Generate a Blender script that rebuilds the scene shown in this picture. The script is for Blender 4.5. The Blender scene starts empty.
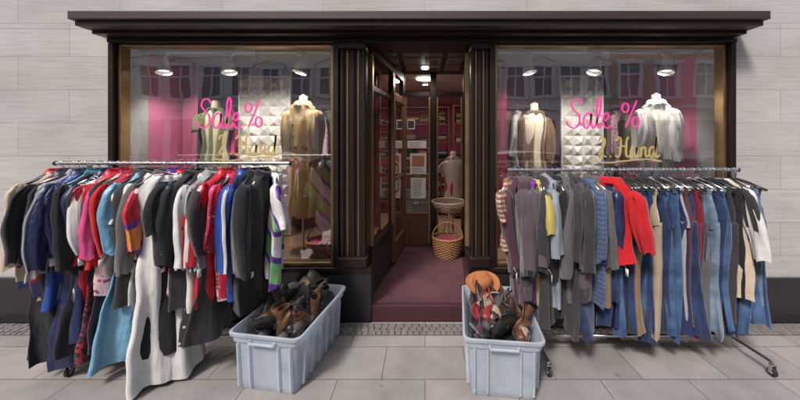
import bpy, math, random
from mathutils import Vector, Matrix
R = random.Random(7)
scene = bpy.context.scene
scene.view_settings.view_transform = 'Standard'
scene.view_settings.look = 'None'
scene.view_settings.exposure = 0

# ---------------------------------------------------------------- materials
def newmat(name):
    m = bpy.data.materials.new(name); m.use_nodes = True
    nt = m.node_tree; nt.nodes.clear()
    out = nt.nodes.new('ShaderNodeOutputMaterial')
    return m, nt, out

def N(nt, t, **kw):
    n = nt.nodes.new(t)
    for k, v in kw.items():
        if k in n.inputs: n.inputs[k].default_value = v
        else: setattr(n, k, v)
    return n

def coords(nt, scale=(1, 1, 1), kind='Object'):
    tc = nt.nodes.new('ShaderNodeTexCoord')
    mp = nt.nodes.new('ShaderNodeMapping'); mp.inputs['Scale'].default_value = scale
    nt.links.new(tc.outputs[kind], mp.inputs['Vector'])
    return mp.outputs['Vector']

def c4(c): return (c[0], c[1], c[2], 1.0)
def dk(c, f): return tuple(max(0, min(1, x * f)) for x in c)

def mixrgb(nt, fac, a, b, blend='MIX'):
    mx = N(nt, 'ShaderNodeMix', data_type='RGBA', blend_type=blend)
    ins = {}
    for s in mx.inputs:
        if s.type == 'RGBA': ins[s.name] = s
    f = mx.inputs[0]
    if isinstance(fac, (int, float)): f.default_value = fac
    else: nt.links.new(fac, f)
    for k, v in (('A', a), ('B', b)):
        if isinstance(v, tuple): ins[k].default_value = c4(v)
        else: nt.links.new(v, ins[k])
    return [o for o in mx.outputs if o.type == 'RGBA'][0]

def ramp(nt, fac, stops, const=False):
    r = nt.nodes.new('ShaderNodeValToRGB')
    cr = r.color_ramp
    if const: cr.interpolation = 'CONSTANT'
    while len(cr.elements) < len(stops): cr.elements.new(0.5)
    for e, (p, c) in zip(cr.elements, stops):
        e.position = p; e.color = c4(c)
    nt.links.new(fac, r.inputs['Fac'])
    return r.outputs['Color']

def basic(name, col, rough=0.6, metal=0.0, var=0.25, vscale=6, bump=0.2, bscale=40, bdist=0.004, mscale=(1, 1, 1), coat=0.0):
    m, nt, out = newmat(name)
    b = N(nt, 'ShaderNodeBsdfPrincipled', Roughness=rough, Metallic=metal)
    if coat: b.inputs['Coat Weight'].default_value = coat
    v = coords(nt, mscale)
    n1 = N(nt, 'ShaderNodeTexNoise', Scale=vscale, Detail=6.0)
    nt.links.new(v, n1.inputs['Vector'])
    nt.links.new(mixrgb(nt, n1.outputs['Fac'], dk(col, 1 - var), dk(col, 1 + var)), b.inputs['Base Color'])
    n2 = N(nt, 'ShaderNodeTexNoise', Scale=bscale, Detail=4.0)
    nt.links.new(v, n2.inputs['Vector'])
    bp = N(nt, 'ShaderNodeBump', Strength=bump, Distance=bdist)
    nt.links.new(n2.outputs['Fac'], bp.inputs['Height'])
    nt.links.new(bp.outputs['Normal'], b.inputs['Normal'])
    nt.links.new(b.outputs['BSDF'], out.inputs['Surface'])
    return m

FAB = {}
def fabric(key, col, pat=None, c2=None, c3=None, gloss=False):
    m, nt, out = newmat('fabric_' + key)
    b = N(nt, 'ShaderNodeBsdfPrincipled', Roughness=.40 if gloss else .85)
    b.inputs['Sheen Weight'].default_value = 0.0 if gloss else .2
    b.inputs['Specular IOR Level'].default_value = 0.6 if gloss else .25
    v = coords(nt)
    base = col
    if pat == 'stripe_h':
        w = N(nt, 'ShaderNodeTexWave', Scale=9.0, Distortion=0.6, bands_direction='Z'); nt.links.new(v, w.inputs['Vector'])
        base = ramp(nt, w.outputs['Fac'], [(0, col), (0.5, c2)], True)
    elif pat == 'stripe_v':
        w = N(nt, 'ShaderNodeTexWave', Scale=7.0, Distortion=0.4, bands_direction='X'); nt.links.new(v, w.inputs['Vector'])
        base = ramp(nt, w.outputs['Fac'], [(0, col), (0.55, c2), (0.85, c3 or col)], True)
    elif pat == 'floral':
        w = N(nt, 'ShaderNodeTexVoronoi', Scale=34.0); nt.links.new(v, w.inputs['Vector'])
        n = N(nt, 'ShaderNodeTexNoise', Scale=18.0, Detail=3.0); nt.links.new(v, n.inputs['Vector'])
        a = ramp(nt, w.outputs['Distance'], [(0, c2), (0.25, c3 or c2), (0.38, col)], True)
        base = mixrgb(nt, ramp(nt, n.outputs['Fac'], [(0.42, (0, 0, 0)), (0.5, (1, 1, 1))]), col, a)
    elif pat == 'patch':
        n = N(nt, 'ShaderNodeTexNoise', Scale=13.0, Detail=4.0, Distortion=1.6); nt.links.new(v, n.inputs['Vector'])
        base = ramp(nt, n.outputs['Fac'], [(0, col), (0.46, c2), (0.55, c3 or col)], True)
    elif pat == 'panel':
        w = N(nt, 'ShaderNodeTexWave', Scale=1.6, Distortion=0.8, bands_direction='DIAGONAL'); nt.links.new(v, w.inputs['Vector'])
        base = ramp(nt, w.outputs['Fac'], [(0, col), (0.35, c2), (0.7, c3 or col)], True)
    elif pat == 'denim':
        n = N(nt, 'ShaderNodeTexNoise', Scale=4.5, Detail=5.0, Roughness=.65); nt.links.new(v, n.inputs['Vector'])
        base = ramp(nt, n.outputs['Fac'], [(0.3, dk(col, 0.6)), (0.68, c2 or dk(col, 1.6))])
    nv = N(nt, 'ShaderNodeTexNoise', Scale=9.0, Detail=5.0); nt.links.new(v, nv.inputs['Vector'])
    shade = ramp(nt, nv.outputs['Fac'], [(0.25, (0.66, 0.66, 0.66)), (0.75, (1.0, 1.0, 1.0))])
    nt.links.new(mixrgb(nt, 0.85, base, shade, 'MULTIPLY'), b.inputs['Base Color'])
    v2 = coords(nt, (1, 1, 0.45 if gloss else 0.3))
    nb = N(nt, 'ShaderNodeTexNoise', Scale=22.0 if gloss else 14.0, Detail=3.0, Distortion=0.5); nt.links.new(v2, nb.inputs['Vector'])
    b1 = N(nt, 'ShaderNodeBump', Strength=0.75, Distance=0.018); nt.links.new(nb.outputs['Fac'], b1.inputs['Height'])
    nw = N(nt, 'ShaderNodeTexNoise', Scale=600.0, Detail=1.0); nt.links.new(v, nw.inputs['Vector'])
    b2 = N(nt, 'ShaderNodeBump', Strength=0.1 if gloss else .35, Distance=0.001); nt.links.new(nw.outputs['Fac'], b2.inputs['Height'])
    nt.links.new(b1.outputs['Normal'], b2.inputs['Normal'])
    nt.links.new(b2.outputs['Normal'], b.inputs['Normal'])
    nt.links.new(b.outputs['BSDF'], out.inputs['Surface'])
    FAB[key] = m
    return m

fabric('white', (0.72, 0.71, 0.70)); fabric('cream', (0.58, 0.48, 0.37)); fabric('beige', (0.38, 0.30, 0.22))
fabric('navy', (0.015, 0.025, 0.085), gloss=True); fabric('black', (.014, .014, .018)); fabric('charcoal', (0.040, 0.037, 0.043))
fabric('grey', (0.11, 0.105, 0.11)); fabric('lgrey', (0.34, 0.34, 0.36)); fabric('red', (0.58, 0.012, 0.03), gloss=True)
fabric('crimson', (0.52, 0.012, 0.02)); fabric('dred', (0.20, 0.012, 0.03)); fabric('teal', (0.03, 0.17, 0.26)); fabric('lblue', (0.17, 0.40, 0.58), gloss=True)
fabric('blue', (0.02, 0.07, 0.33), gloss=True); fabric('plum', (0.085, 0.035, 0.055)); fabric('plumg', (0.10, 0.075, 0.095))
fabric('purple', (0.17, 0.03, 0.32), gloss=True); fabric('pink', (0.74, 0.08, 0.27), gloss=True); fabric('yellow', (0.55, 0.45, 0.12))
fabric('olive', (0.18, 0.19, 0.08)); fabric('trench', (0.60, 0.42, 0.20)); fabric('tan', (0.24, 0.15, 0.085))
fabric('green', (0.30, 0.50, 0.10), gloss=True); fabric('skyw', (0.27, 0.32, 0.39)); fabric('orange', (.75, .16, .03), gloss=True)
fabric('denim', (0.025, 0.065, 0.17), 'denim', (0.07, 0.14, 0.29)); fabric('denimd', (0.012, 0.025, 0.075), 'denim', (0.025, 0.05, 0.14))
fabric('deniml', (0.09, 0.15, 0.25), 'denim', (0.21, 0.30, 0.41)); fabric('stripebeige', (0.50, 0.38, 0.30), 'stripe_h', (0.25, 0.08, 0.05))
fabric('redfloral', (0.58, 0.02, 0.06), 'floral', (0.8, 0.5, 0.5), (0.10, 0.02, 0.10)); fabric('darkprint', (0.025, 0.02, 0.03), 'patch', (0.38, 0.03, 0.05), (0.03, 0.03, 0.05))
fabric('bwprint', (0.03, 0.03, 0.03), 'floral', (0.6, 0.6, 0.6), (0.25, 0.25, 0.25)); fabric('multi', (0.78, 0.76, 0.78), 'panel', (0.14, 0.04, 0.35), (0.25, 0.58, 0.22), gloss=True)
fabric('redpurple', (0.62, 0.02, 0.05), 'panel', (0.16, 0.03, 0.32), (0.80, 0.25, 0.06), gloss=True); fabric('redwhite', (0.62, 0.02, 0.05), 'panel', (0.75, 0.75, 0.75), (0.02, 0.03, 0.15), gloss=True)
fabric('bluepink', (0.03, 0.08, 0.36), 'panel', (0.65, 0.06, 0.27), (.70, .70, .73), gloss=True)
fabric('navystripe', (0.02, 0.03, 0.10), 'stripe_v', (0.65, 0.65, 0.7)); fabric('bluecheck', (0.05, 0.09, 0.19), 'stripe_h', (0.09, 0.13, 0.23))
fabric('lace', (0.16, 0.09, 0.05), 'floral', (0.35, 0.24, 0.16), (0.08, 0.04, 0.03)); fabric('pinkprint', (0.72, 0.50, 0.54), 'floral', (0.65, 0.04, 0.12), (0.1, 0.05, 0.2))
fabric('violetprint', (.10, .03, .16), 'patch', (.50, .05, .27), (.66, .58, .62))

M_wire = basic('chrome_wire', (0.6, 0.6, 0.62), 0.28, 1.0, 0.1)
M_hblack = basic('hanger_plastic', (0.02, 0.02, 0.02), 0.4)
M_dark = basic('dark_bronze', (0.032, 0.021, 0.018), 0.36, 0.5, 0.3, 5, 0.15)
M_dark2 = basic('dark_bronze_fascia', (0.050, 0.034, 0.032), 0.5, 0.2, 0.35, 3, 0.15, mscale=(0.3, 1, 3))
M_brass = basic('aged_brass', (0.40, 0.27, 0.14), 0.34, 0.9, 0.4, 8)
M_granite = basic('black_granite', (0.018, 0.017, 0.02), 0.18, 0.0, 0.6, 60, 0.05)
M_maroon = basic('maroon_floor', (0.050, 0.014, 0.020), 0.6, 0, 0.3, 20, 0.3, 200)
M_mat = basic('coir_mat', (0.085, 0.032, 0.042), 0.95, 0, 0.6, 3.5, 0.8, 260, 0.004)
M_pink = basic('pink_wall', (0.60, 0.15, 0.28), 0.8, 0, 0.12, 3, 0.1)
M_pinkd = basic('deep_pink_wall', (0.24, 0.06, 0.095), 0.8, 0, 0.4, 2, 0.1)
M_panel = basic('embossed_grey', (0.60, 0.58, 0.55), 0.5, 0.1, 0.1, 6, 0.1)
M_ceil = basic('recess_ceiling_panel', (0.20, 0.16, 0.13), 0.5, 0, 0.3, 8)
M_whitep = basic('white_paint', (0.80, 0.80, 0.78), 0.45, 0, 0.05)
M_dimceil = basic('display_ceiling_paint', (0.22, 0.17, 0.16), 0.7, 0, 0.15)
M_wood = basic('shop_wood', (0.13, 0.055, 0.030), 0.5, 0, 0.35, 4, 0.2, mscale=(6, 6, 0.7))
M_ltwood = basic('display_floor_wood', (0.30, 0.19, 0.12), 0.5, 0, 0.3, 4, 0.2, mscale=(1, 8, 1))
M_paper = basic('paper', (0.78, 0.76, 0.72), 0.8, 0, 0.05, 3, 0.05)
M_ink = basic('print_ink', (0.06, 0.05, 0.06), 0.8)
M_orangep = basic('orange_print', (0.45, 0.20, 0.13), 0.8)
M_wicker = basic('wicker', (0.30, 0.15, 0.065), 0.6, 0, 0.5, 30, 0.5, 120)
M_wickerl = basic('pale_wicker', (0.46, 0.36, 0.26), 0.6, 0, 0.4, 30, 0.5, 120)
M_rubber = basic('black_rubber', (0.02, 0.02, 0.02), 0.7)
M_lblack = basic('black_leather', (0.016, 0.015, 0.016), 0.42, 0, 0.4, 10, 0.5, 90)
M_lbrown = basic('brown_leather', (0.10, 0.042, 0.022), 0.45, 0, 0.4, 10, 0.5, 90)
M_ldbrown = basic('dark_brown_leather', (0.040, 0.022, 0.016), 0.45, 0, 0.4, 10, 0.5, 90)
M_ltan = basic('tan_felt', (0.34, 0.12, 0.045), 0.8, 0, 0.3, 10, 0.5, 90)
M_lgrey = basic('grey_suede', (0.07, 0.065, 0.07), 0.85, 0, 0.3, 10, 0.4, 90)
M_lred = basic('red_leather', (0.24, 0.02, 0.03), 0.45, 0, 0.3, 10, 0.4, 90)
M_sole = basic('shoe_sole', (0.035, 0.025, 0.02), 0.7)
M_manneq = basic('mannequin_cloth', (0.55, 0.47, 0.38), 0.7, 0, 0.1)
M_pinkpaint = basic('pink_window_paint', (0.90, 0.06, 0.38), 0.5, 0, 0.15)
M_goldpaint = basic('gold_leaf', (0.66, 0.49, 0.18), 0.4, 0.3, 0.2)
M_owin = basic('townhouse_window_pane', (0.20, 0.22, 0.25), 0.08, 0, 0.5, .7, .02, 2)

def stone_mat():
    m, nt, out = newmat('striated_stone')
    b = N(nt, 'ShaderNodeBsdfPrincipled', Roughness=0.7)
    tc = nt.nodes.new('ShaderNodeTexCoord')
    sp = nt.nodes.new('ShaderNodeSeparateXYZ'); cb = nt.nodes.new('ShaderNodeCombineXYZ')
    nt.links.new(tc.outputs['Object'], sp.inputs[0])
    nt.links.new(sp.outputs['X'], cb.inputs['X']); nt.links.new(sp.outputs['Z'], cb.inputs['Y'])
    br = N(nt, 'ShaderNodeTexBrick', Scale=1.0); br.offset = 0.5
    br.inputs['Brick Width'].default_value = 0.95; br.inputs['Row Height'].default_value = 0.31
    br.inputs['Mortar Size'].default_value = 0.002; br.inputs['Mortar Smooth'].default_value = 0.5
    br.inputs['Color1'].default_value = (0.51, 0.495, 0.485, 1); br.inputs['Color2'].default_value = (0.46, 0.447, 0.442, 1)
    br.inputs['Mortar'].default_value = (0.27, 0.26, 0.255, 1)
    nt.links.new(cb.outputs[0], br.inputs['Vector'])
    v = coords(nt, (2.2, 2.2, 60))
    n = N(nt, 'ShaderNodeTexNoise', Scale=1.0, Detail=9.0, Roughness=0.75, Distortion=.3); nt.links.new(v, n.inputs['Vector'])
    st = ramp(nt, n.outputs['Fac'], [(0.34, (0.78, 0.775, 0.77)), (0.56, (1, 1, 1))])
    c = mixrgb(nt, 1.0, br.outputs['Color'], st, 'MULTIPLY')
    v3 = coords(nt, (1, 1, 1.8))
    n3 = N(nt, 'ShaderNodeTexNoise', Scale=1.6, Detail=8.0); nt.links.new(v3, n3.inputs['Vector'])
    c = mixrgb(nt, 0.8, c, ramp(nt, n3.outputs['Fac'], [(0.3, (0.76, 0.74, 0.73)), (0.68, (1, 1, 1))]), 'MULTIPLY')
    nt.links.new(c, b.inputs['Base Color'])
    bp = N(nt, 'ShaderNodeBump', Strength=0.25, Distance=0.003); nt.links.new(n.outputs['Fac'], bp.inputs['Height'])
    bp2 = N(nt, 'ShaderNodeBump', Strength=0.6, Distance=0.004, invert=True); nt.links.new(br.outputs['Fac'], bp2.inputs['Height'])
    nt.links.new(bp.outputs['Normal'], bp2.inputs['Normal']); nt.links.new(bp2.outputs['Normal'], b.inputs['Normal'])
    nt.links.new(b.outputs['BSDF'], out.inputs['Surface'])
    return m
M_stone = stone_mat()

def paving_mat():
    m, nt, out = newmat('paving_slabs')
    b = N(nt, 'ShaderNodeBsdfPrincipled', Roughness=0.75)
    v = coords(nt)
    br = N(nt, 'ShaderNodeTexBrick', Scale=1.0); br.offset = 0.5
    br.inputs['Brick Width'].default_value = 0.62; br.inputs['Row Height'].default_value = 0.36
    br.inputs['Mortar Size'].default_value = 0.003; br.inputs['Mortar Smooth'].default_value = 0.2
    br.inputs['Color1'].default_value = (0.385, 0.355, 0.345, 1); br.inputs['Color2'].default_value = (0.32, 0.298, 0.292, 1)
    br.inputs['Mortar'].default_value = (0.13, 0.12, 0.12, 1)
    nt.links.new(v, br.inputs['Vector'])
    n = N(nt, 'ShaderNodeTexNoise', Scale=2.3, Detail=8.0, Roughness=0.65); nt.links.new(v, n.inputs['Vector'])
    n2 = N(nt, 'ShaderNodeTexNoise', Scale=130.0, Detail=2.0); nt.links.new(v, n2.inputs['Vector'])
    c = mixrgb(nt, 0.9, br.outputs['Color'], ramp(nt, n.outputs['Fac'], [(0.3, (0.62, 0.61, 0.60)), (0.7, (1, 1, 1))]), 'MULTIPLY')
    c = mixrgb(nt, 0.5, c, ramp(nt, n2.outputs['Fac'], [(0.35, (0.6, 0.6, 0.6)), (0.6, (1, 1, 1))]), 'MULTIPLY')
    vo = N(nt, 'ShaderNodeTexVoronoi', Scale=3.1); nt.links.new(v, vo.inputs['Vector'])
    c = mixrgb(nt, ramp(nt, vo.outputs['Distance'], [(0.045, (0.6, 0.6, 0.6)), (0.07, (0, 0, 0))]), c, (0.14, 0.13, 0.13))
    nt.links.new(c, b.inputs['Base Color'])
    bp = N(nt, 'ShaderNodeBump', Strength=0.25, Distance=0.002); nt.links.new(n2.outputs['Fac'], bp.inputs['Height'])
    bp2 = N(nt, 'ShaderNodeBump', Strength=1.0, Distance=0.005, invert=True); nt.links.new(br.outputs['Fac'], bp2.inputs['Height'])
    nt.links.new(bp.outputs['Normal'], bp2.inputs['Normal']); nt.links.new(bp2.outputs['Normal'], b.inputs['Normal'])
    nt.links.new(b.outputs['BSDF'], out.inputs['Surface'])
    return m
M_pave = paving_mat()
M_asph = basic('asphalt', (0.07, 0.07, 0.072), 0.85, 0, 0.3, 3, 0.6, 150)
M_cobble = basic('cobble_granite', (0.17, 0.15, 0.145), 0.75, 0, 0.5, 14, 0.5, 90)
M_joint = basic('joint_sand', (0.07, 0.06, 0.055), 0.95)
M_kerb = basic('kerb_granite', (0.3, 0.29, 0.28), 0.75, 0, 0.3, 40)

def glass_mat(name, ior, tint=(0.93, 0.95, 0.94)):
    m, nt, out = newmat(name)
    t = N(nt, 'ShaderNodeBsdfTransparent'); t.inputs['Color'].default_value = c4(tint)
    g = N(nt, 'ShaderNodeBsdfGlossy', Roughness=0.0)
    v = coords(nt); n = N(nt, 'ShaderNodeTexNoise', Scale=1.6, Detail=2.0); nt.links.new(v, n.inputs['Vector'])
    bp = N(nt, 'ShaderNodeBump', Strength=0.12, Distance=0.02); nt.links.new(n.outputs['Fac'], bp.inputs['Height'])
    nt.links.new(bp.outputs['Normal'], g.inputs['Normal'])
    f = N(nt, 'ShaderNodeFresnel', IOR=ior)
    mx = N(nt, 'ShaderNodeMixShader')
    nt.links.new(f.outputs[0], mx.inputs[0]); nt.links.new(t.outputs[0], mx.inputs[1]); nt.links.new(g.outputs[0], mx.inputs[2])
    nt.links.new(mx.outputs[0], out.inputs['Surface'])
    return m
M_glass = glass_mat('shop_window_glass', 4.6)
M_glass2 = glass_mat('door_glass', 1.7)
M_wglass = basic('dark_window_glass', (0.03, 0.04, 0.05), 0.05, 0, 0.1)

def plastic_mat():
    m, nt, out = newmat('frosted_plastic')
    t = N(nt, 'ShaderNodeBsdfTransparent'); t.inputs['Color'].default_value = (0.85, 0.91, 0.97, 1)
    p = N(nt, 'ShaderNodeBsdfPrincipled', Roughness=0.28)
    p.inputs['Base Color'].default_value = (0.64, 0.70, 0.77, 1)
    tl = N(nt, 'ShaderNodeBsdfTranslucent'); tl.inputs['Color'].default_value = (0.74, 0.81, 0.89, 1)
    m1 = N(nt, 'ShaderNodeMixShader'); m1.inputs[0].default_value = 0.35
    nt.links.new(p.outputs[0], m1.inputs[1]); nt.links.new(tl.outputs[0], m1.inputs[2])
    m2 = N(nt, 'ShaderNodeMixShader')
    v = coords(nt); n = N(nt, 'ShaderNodeTexNoise', Scale=7.0, Detail=4.0); nt.links.new(v, n.inputs['Vector'])
    r = ramp(nt, n.outputs['Fac'], [(0.3, (0.54, 0.54, 0.54)), (0.7, (0.76, 0.76, 0.76))])
    nt.links.new(r, m2.inputs[0])
    nt.links.new(t.outputs[0], m2.inputs[1]); nt.links.new(m1.outputs[0], m2.inputs[2])
    nt.links.new(m2.outputs[0], out.inputs['Surface'])
    return m
M_plastic = plastic_mat()

def emis(name, col, s):
    m, nt, out = newmat(name)
    e = N(nt, 'ShaderNodeEmission', Strength=s); e.inputs['Color'].default_value = c4(col)
    nt.links.new(e.outputs[0], out.inputs['Surface']); return m
M_bulb = emis('lamp_bulb', (1, 0.95, 0.88), 2.2)

# ---------------------------------------------------------------- mesh builder
class MB:
    def __init__(s): s.v = []; s.f = []; s.m = []; s.mats = []
    def mi(s, mat):
        if mat not in s.mats: s.mats.append(mat)
        return s.mats.index(mat)
    def loft(s, rings, mat, cap0=False, cap1=False, closed=True):
        k = s.mi(mat); n = len(rings[0]); b = len(s.v)
        for r in rings: s.v.extend([tuple(p) for p in r])
        for j in range(len(rings) - 1):
            for i in range(n if closed else n - 1):
                a = b + j * n + i; c = b + j * n + (i + 1) % n
                s.f.append((a, c, c + n, a + n)); s.m.append(k)
        if cap0: s.f.append(tuple(b + i for i in range(n))[::-1]); s.m.append(k)
        if cap1:
            o = b + (len(rings) - 1) * n
            s.f.append(tuple(o + i for i in range(n))); s.m.append(k)
    def tube(s, pts, r, mat, seg=8, closed=False, caps=True):
        pts = [Vector(p) for p in pts]; n = len(pts); rings = []
        rr = r if isinstance(r, (list, tuple)) else [r] * n
        up = Vector((0, 0, 1)); prev = None
        for i, p in enumerate(pts):
            a = pts[i - 1] if (i > 0 or closed) else p
            c = pts[(i + 1) % n] if (i < n - 1 or closed) else p
            t = (c - a)
            if t.length < 1e-9: t = Vector((0, 0, 1))
            t.normalize()
            if prev is None:
                ref = up if abs(t.dot(up)) < 0.9 else Vector((1, 0, 0))
                u = t.cross(ref).normalized()
            else:
                u = (prev - t * prev.dot(t))
                u = u.normalized() if u.length > 1e-6 else t.cross(up).normalized()
            prev = u; w = t.cross(u)
            rings.append([p + (u * math.cos(q) + w * math.sin(q)) * rr[i] for q in [2 * math.pi * k / seg for k in range(seg)]])
        if closed: rings.append(rings[0])
        s.loft(rings, mat, caps and not closed, caps and not closed)
    def box(s, x0, x1, y0, y1, z0, z1, mat):
        k = s.mi(mat); b = len(s.v)
        s.v += [(x, y, z) for z in (z0, z1) for (x, y) in ((x0, y0), (x1, y0), (x1, y1), (x0, y1))]
        for q in ((3, 2, 1, 0), (4, 5, 6, 7), (0, 1, 5, 4), (1, 2, 6, 5), (2, 3, 7, 6), (3, 0, 4, 7)):
            s.f.append(tuple(b + i for i in q)); s.m.append(k)
    def seg(s, p0, p1, th, z0, z1, mat, off=0.0):
        p0 = Vector((p0[0], p0[1], 0)); p1 = Vector((p1[0], p1[1], 0)); d = (p1 - p0).normalized(); n = Vector((-d.y, d.x, 0))
        a = p0 + n * (off - th / 2); b_ = p1 + n * (off - th / 2); c = p1 + n * (off + th / 2); e = p0 + n * (off + th / 2)
        k = s.mi(mat); b = len(s.v)
        s.v += [(q.x, q.y, z) for z in (z0, z1) for q in (a, b_, c, e)]
        for q in ((3, 2, 1, 0), (4, 5, 6, 7), (0, 1, 5, 4), (1, 2, 6, 5), (2, 3, 7, 6), (3, 0, 4, 7)):
            s.f.append(tuple(b + i for i in q)); s.m.append(k)
    def quad(s, pts, mat):
        k = s.mi(mat); b = len(s.v); s.v += [tuple(p) for p in pts]; s.f.append(tuple(range(b, b + len(pts)))); s.m.append(k)
    def add(s, o, M):
        b = len(s.v); s.v += [tuple(M @ Vector(p)) for p in o.v]
        for f, m in zip(o.f, o.m):
            s.f.append(tuple(b + i for i in f)); s.m.append(s.mi(o.mats[m]))
    def obj(s, name, smooth=True, parent=None, loc=(0, 0, 0), rot=(0, 0, 0), bevel=0, angle=None, scale=(1, 1, 1)):
        me = bpy.data.meshes.new(name); me.from_pydata(s.v, [], s.f)
        for m in s.mats: me.materials.append(m)
        me.polygons.foreach_set('material_index', s.m)
        me.polygons.foreach_set('use_smooth', [smooth] * len(s.f))
        me.update()
        if smooth and angle:
            try: me.set_sharp_from_angle(angle=math.radians(angle))
            except Exception: pass
        o = bpy.data.objects.new(name, me); scene.collection.objects.link(o)
        o.location = loc; o.rotation_euler = rot; o.scale = scale
        if parent: o.parent = parent
        if bevel:
            bv = o.modifiers.new('bevel', 'BEVEL'); bv.width = bevel; bv.segments = 2; bv.limit_method = 'ANGLE'
        return o

def empty(name, loc=(0, 0, 0)):
    o = bpy.data.objects.new(name, None); o.location = loc; scene.collection.objects.link(o); return o
def box1(name, x0, x1, y0, y1, z0, z1, mat, parent=None, bevel=0.0):
    m = MB(); m.box(x0, x1, y0, y1, z0, z1, mat); return m.obj(name, False, parent, bevel=bevel)

# ---------------------------------------------------------------- garments
def prof(pts, z):
    for (a, va), (b, vb) in zip(pts, pts[1:]):
        if z <= b:
            t = (z - a) / (b - a); t = t * t * (3 - 2 * t); return va + (vb - va) * t
    return pts[-1][1]

def hang_tube(m, cx, cy, z0, z1, wf, tf, mat, rnd, amp0, amp1, seg=36, rows=22, drift=(0, 0), edgeamp=0.03, cap=True, bend=0.0):
    ph = [rnd.uniform(0, 6.28) for _ in range(8)]; k1 = rnd.uniform(3.2, 5.8); k2 = rnd.uniform(7, 11); rings = []
    hemt = rnd.uniform(-.03, .03)
    for j in range(rows + 1):
        t = j / rows; z = z0 + (z1 - z0) * (t ** 1.25); L = z0 - z
        hw = wf(L); ht = tf(L); a = amp0 + (amp1 - amp0) * t
        ox = cx + drift[0] * t + bend * math.sin(math.pi * t) + 0.008 * math.sin(5 * t + ph[6]); oy = cy + drift[1] * t + 0.012 * math.sin(4 * t + ph[7]) * t
        r = []
        for i in range(seg):
            q = 2 * math.pi * i / seg; cq, sq = math.cos(q), math.sin(q)
            uu = math.copysign(abs(cq) ** 0.85, cq)
            u = uu * hw * (1 + edgeamp * math.sin(11 * L + ph[0] + (0 if cq > 0 else 2)) + edgeamp * .6 * math.sin(27 * L + ph[3]))
            fr = uu * k1 + ph[1] + 1.6 * math.sin(2.8 * L + ph[2])
            w = sq * ht * (1 + 0.4 * math.sin(uu * k2 + ph[3] + 2.6 * L)) + a * (math.sin(fr) + 0.55 * math.sin(uu * k2 + ph[4] + 1.8 * L))
            zz = z + (0.012 * math.sin(uu * k1 + ph[5]) + hemt * uu) * t
            r.append((ox + u, oy + w, zz))
        rings.append(r)
    m.loft(rings, mat, cap, False)
    return rings

def hanger(m, hw=0.19, z=-0.075, plastic=True):
    mat = M_hblack if plastic else M_wire
    hook = [(0.0, 0, z + 0.0), (0, 0, z + 0.03)]
    for a in range(-60, 200, 20):
        q = math.radians(a - 30); hook.append((0.019 * math.cos(q), 0, -0.011 + 0.019 * math.sin(q)))
    m.tube(hook, 0.0022, M_wire, 5)
    m.tube([(-hw, 0, z - 0.075), (-hw * .5, 0, z - 0.03), (0, 0, z), (hw * .5, 0, z - 0.03), (hw, 0, z - 0.075)], 0.007, mat, 6)
    m.tube([(-hw, 0, z - 0.075), (hw, 0, z - 0.078)], 0.004, mat, 5)

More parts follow.
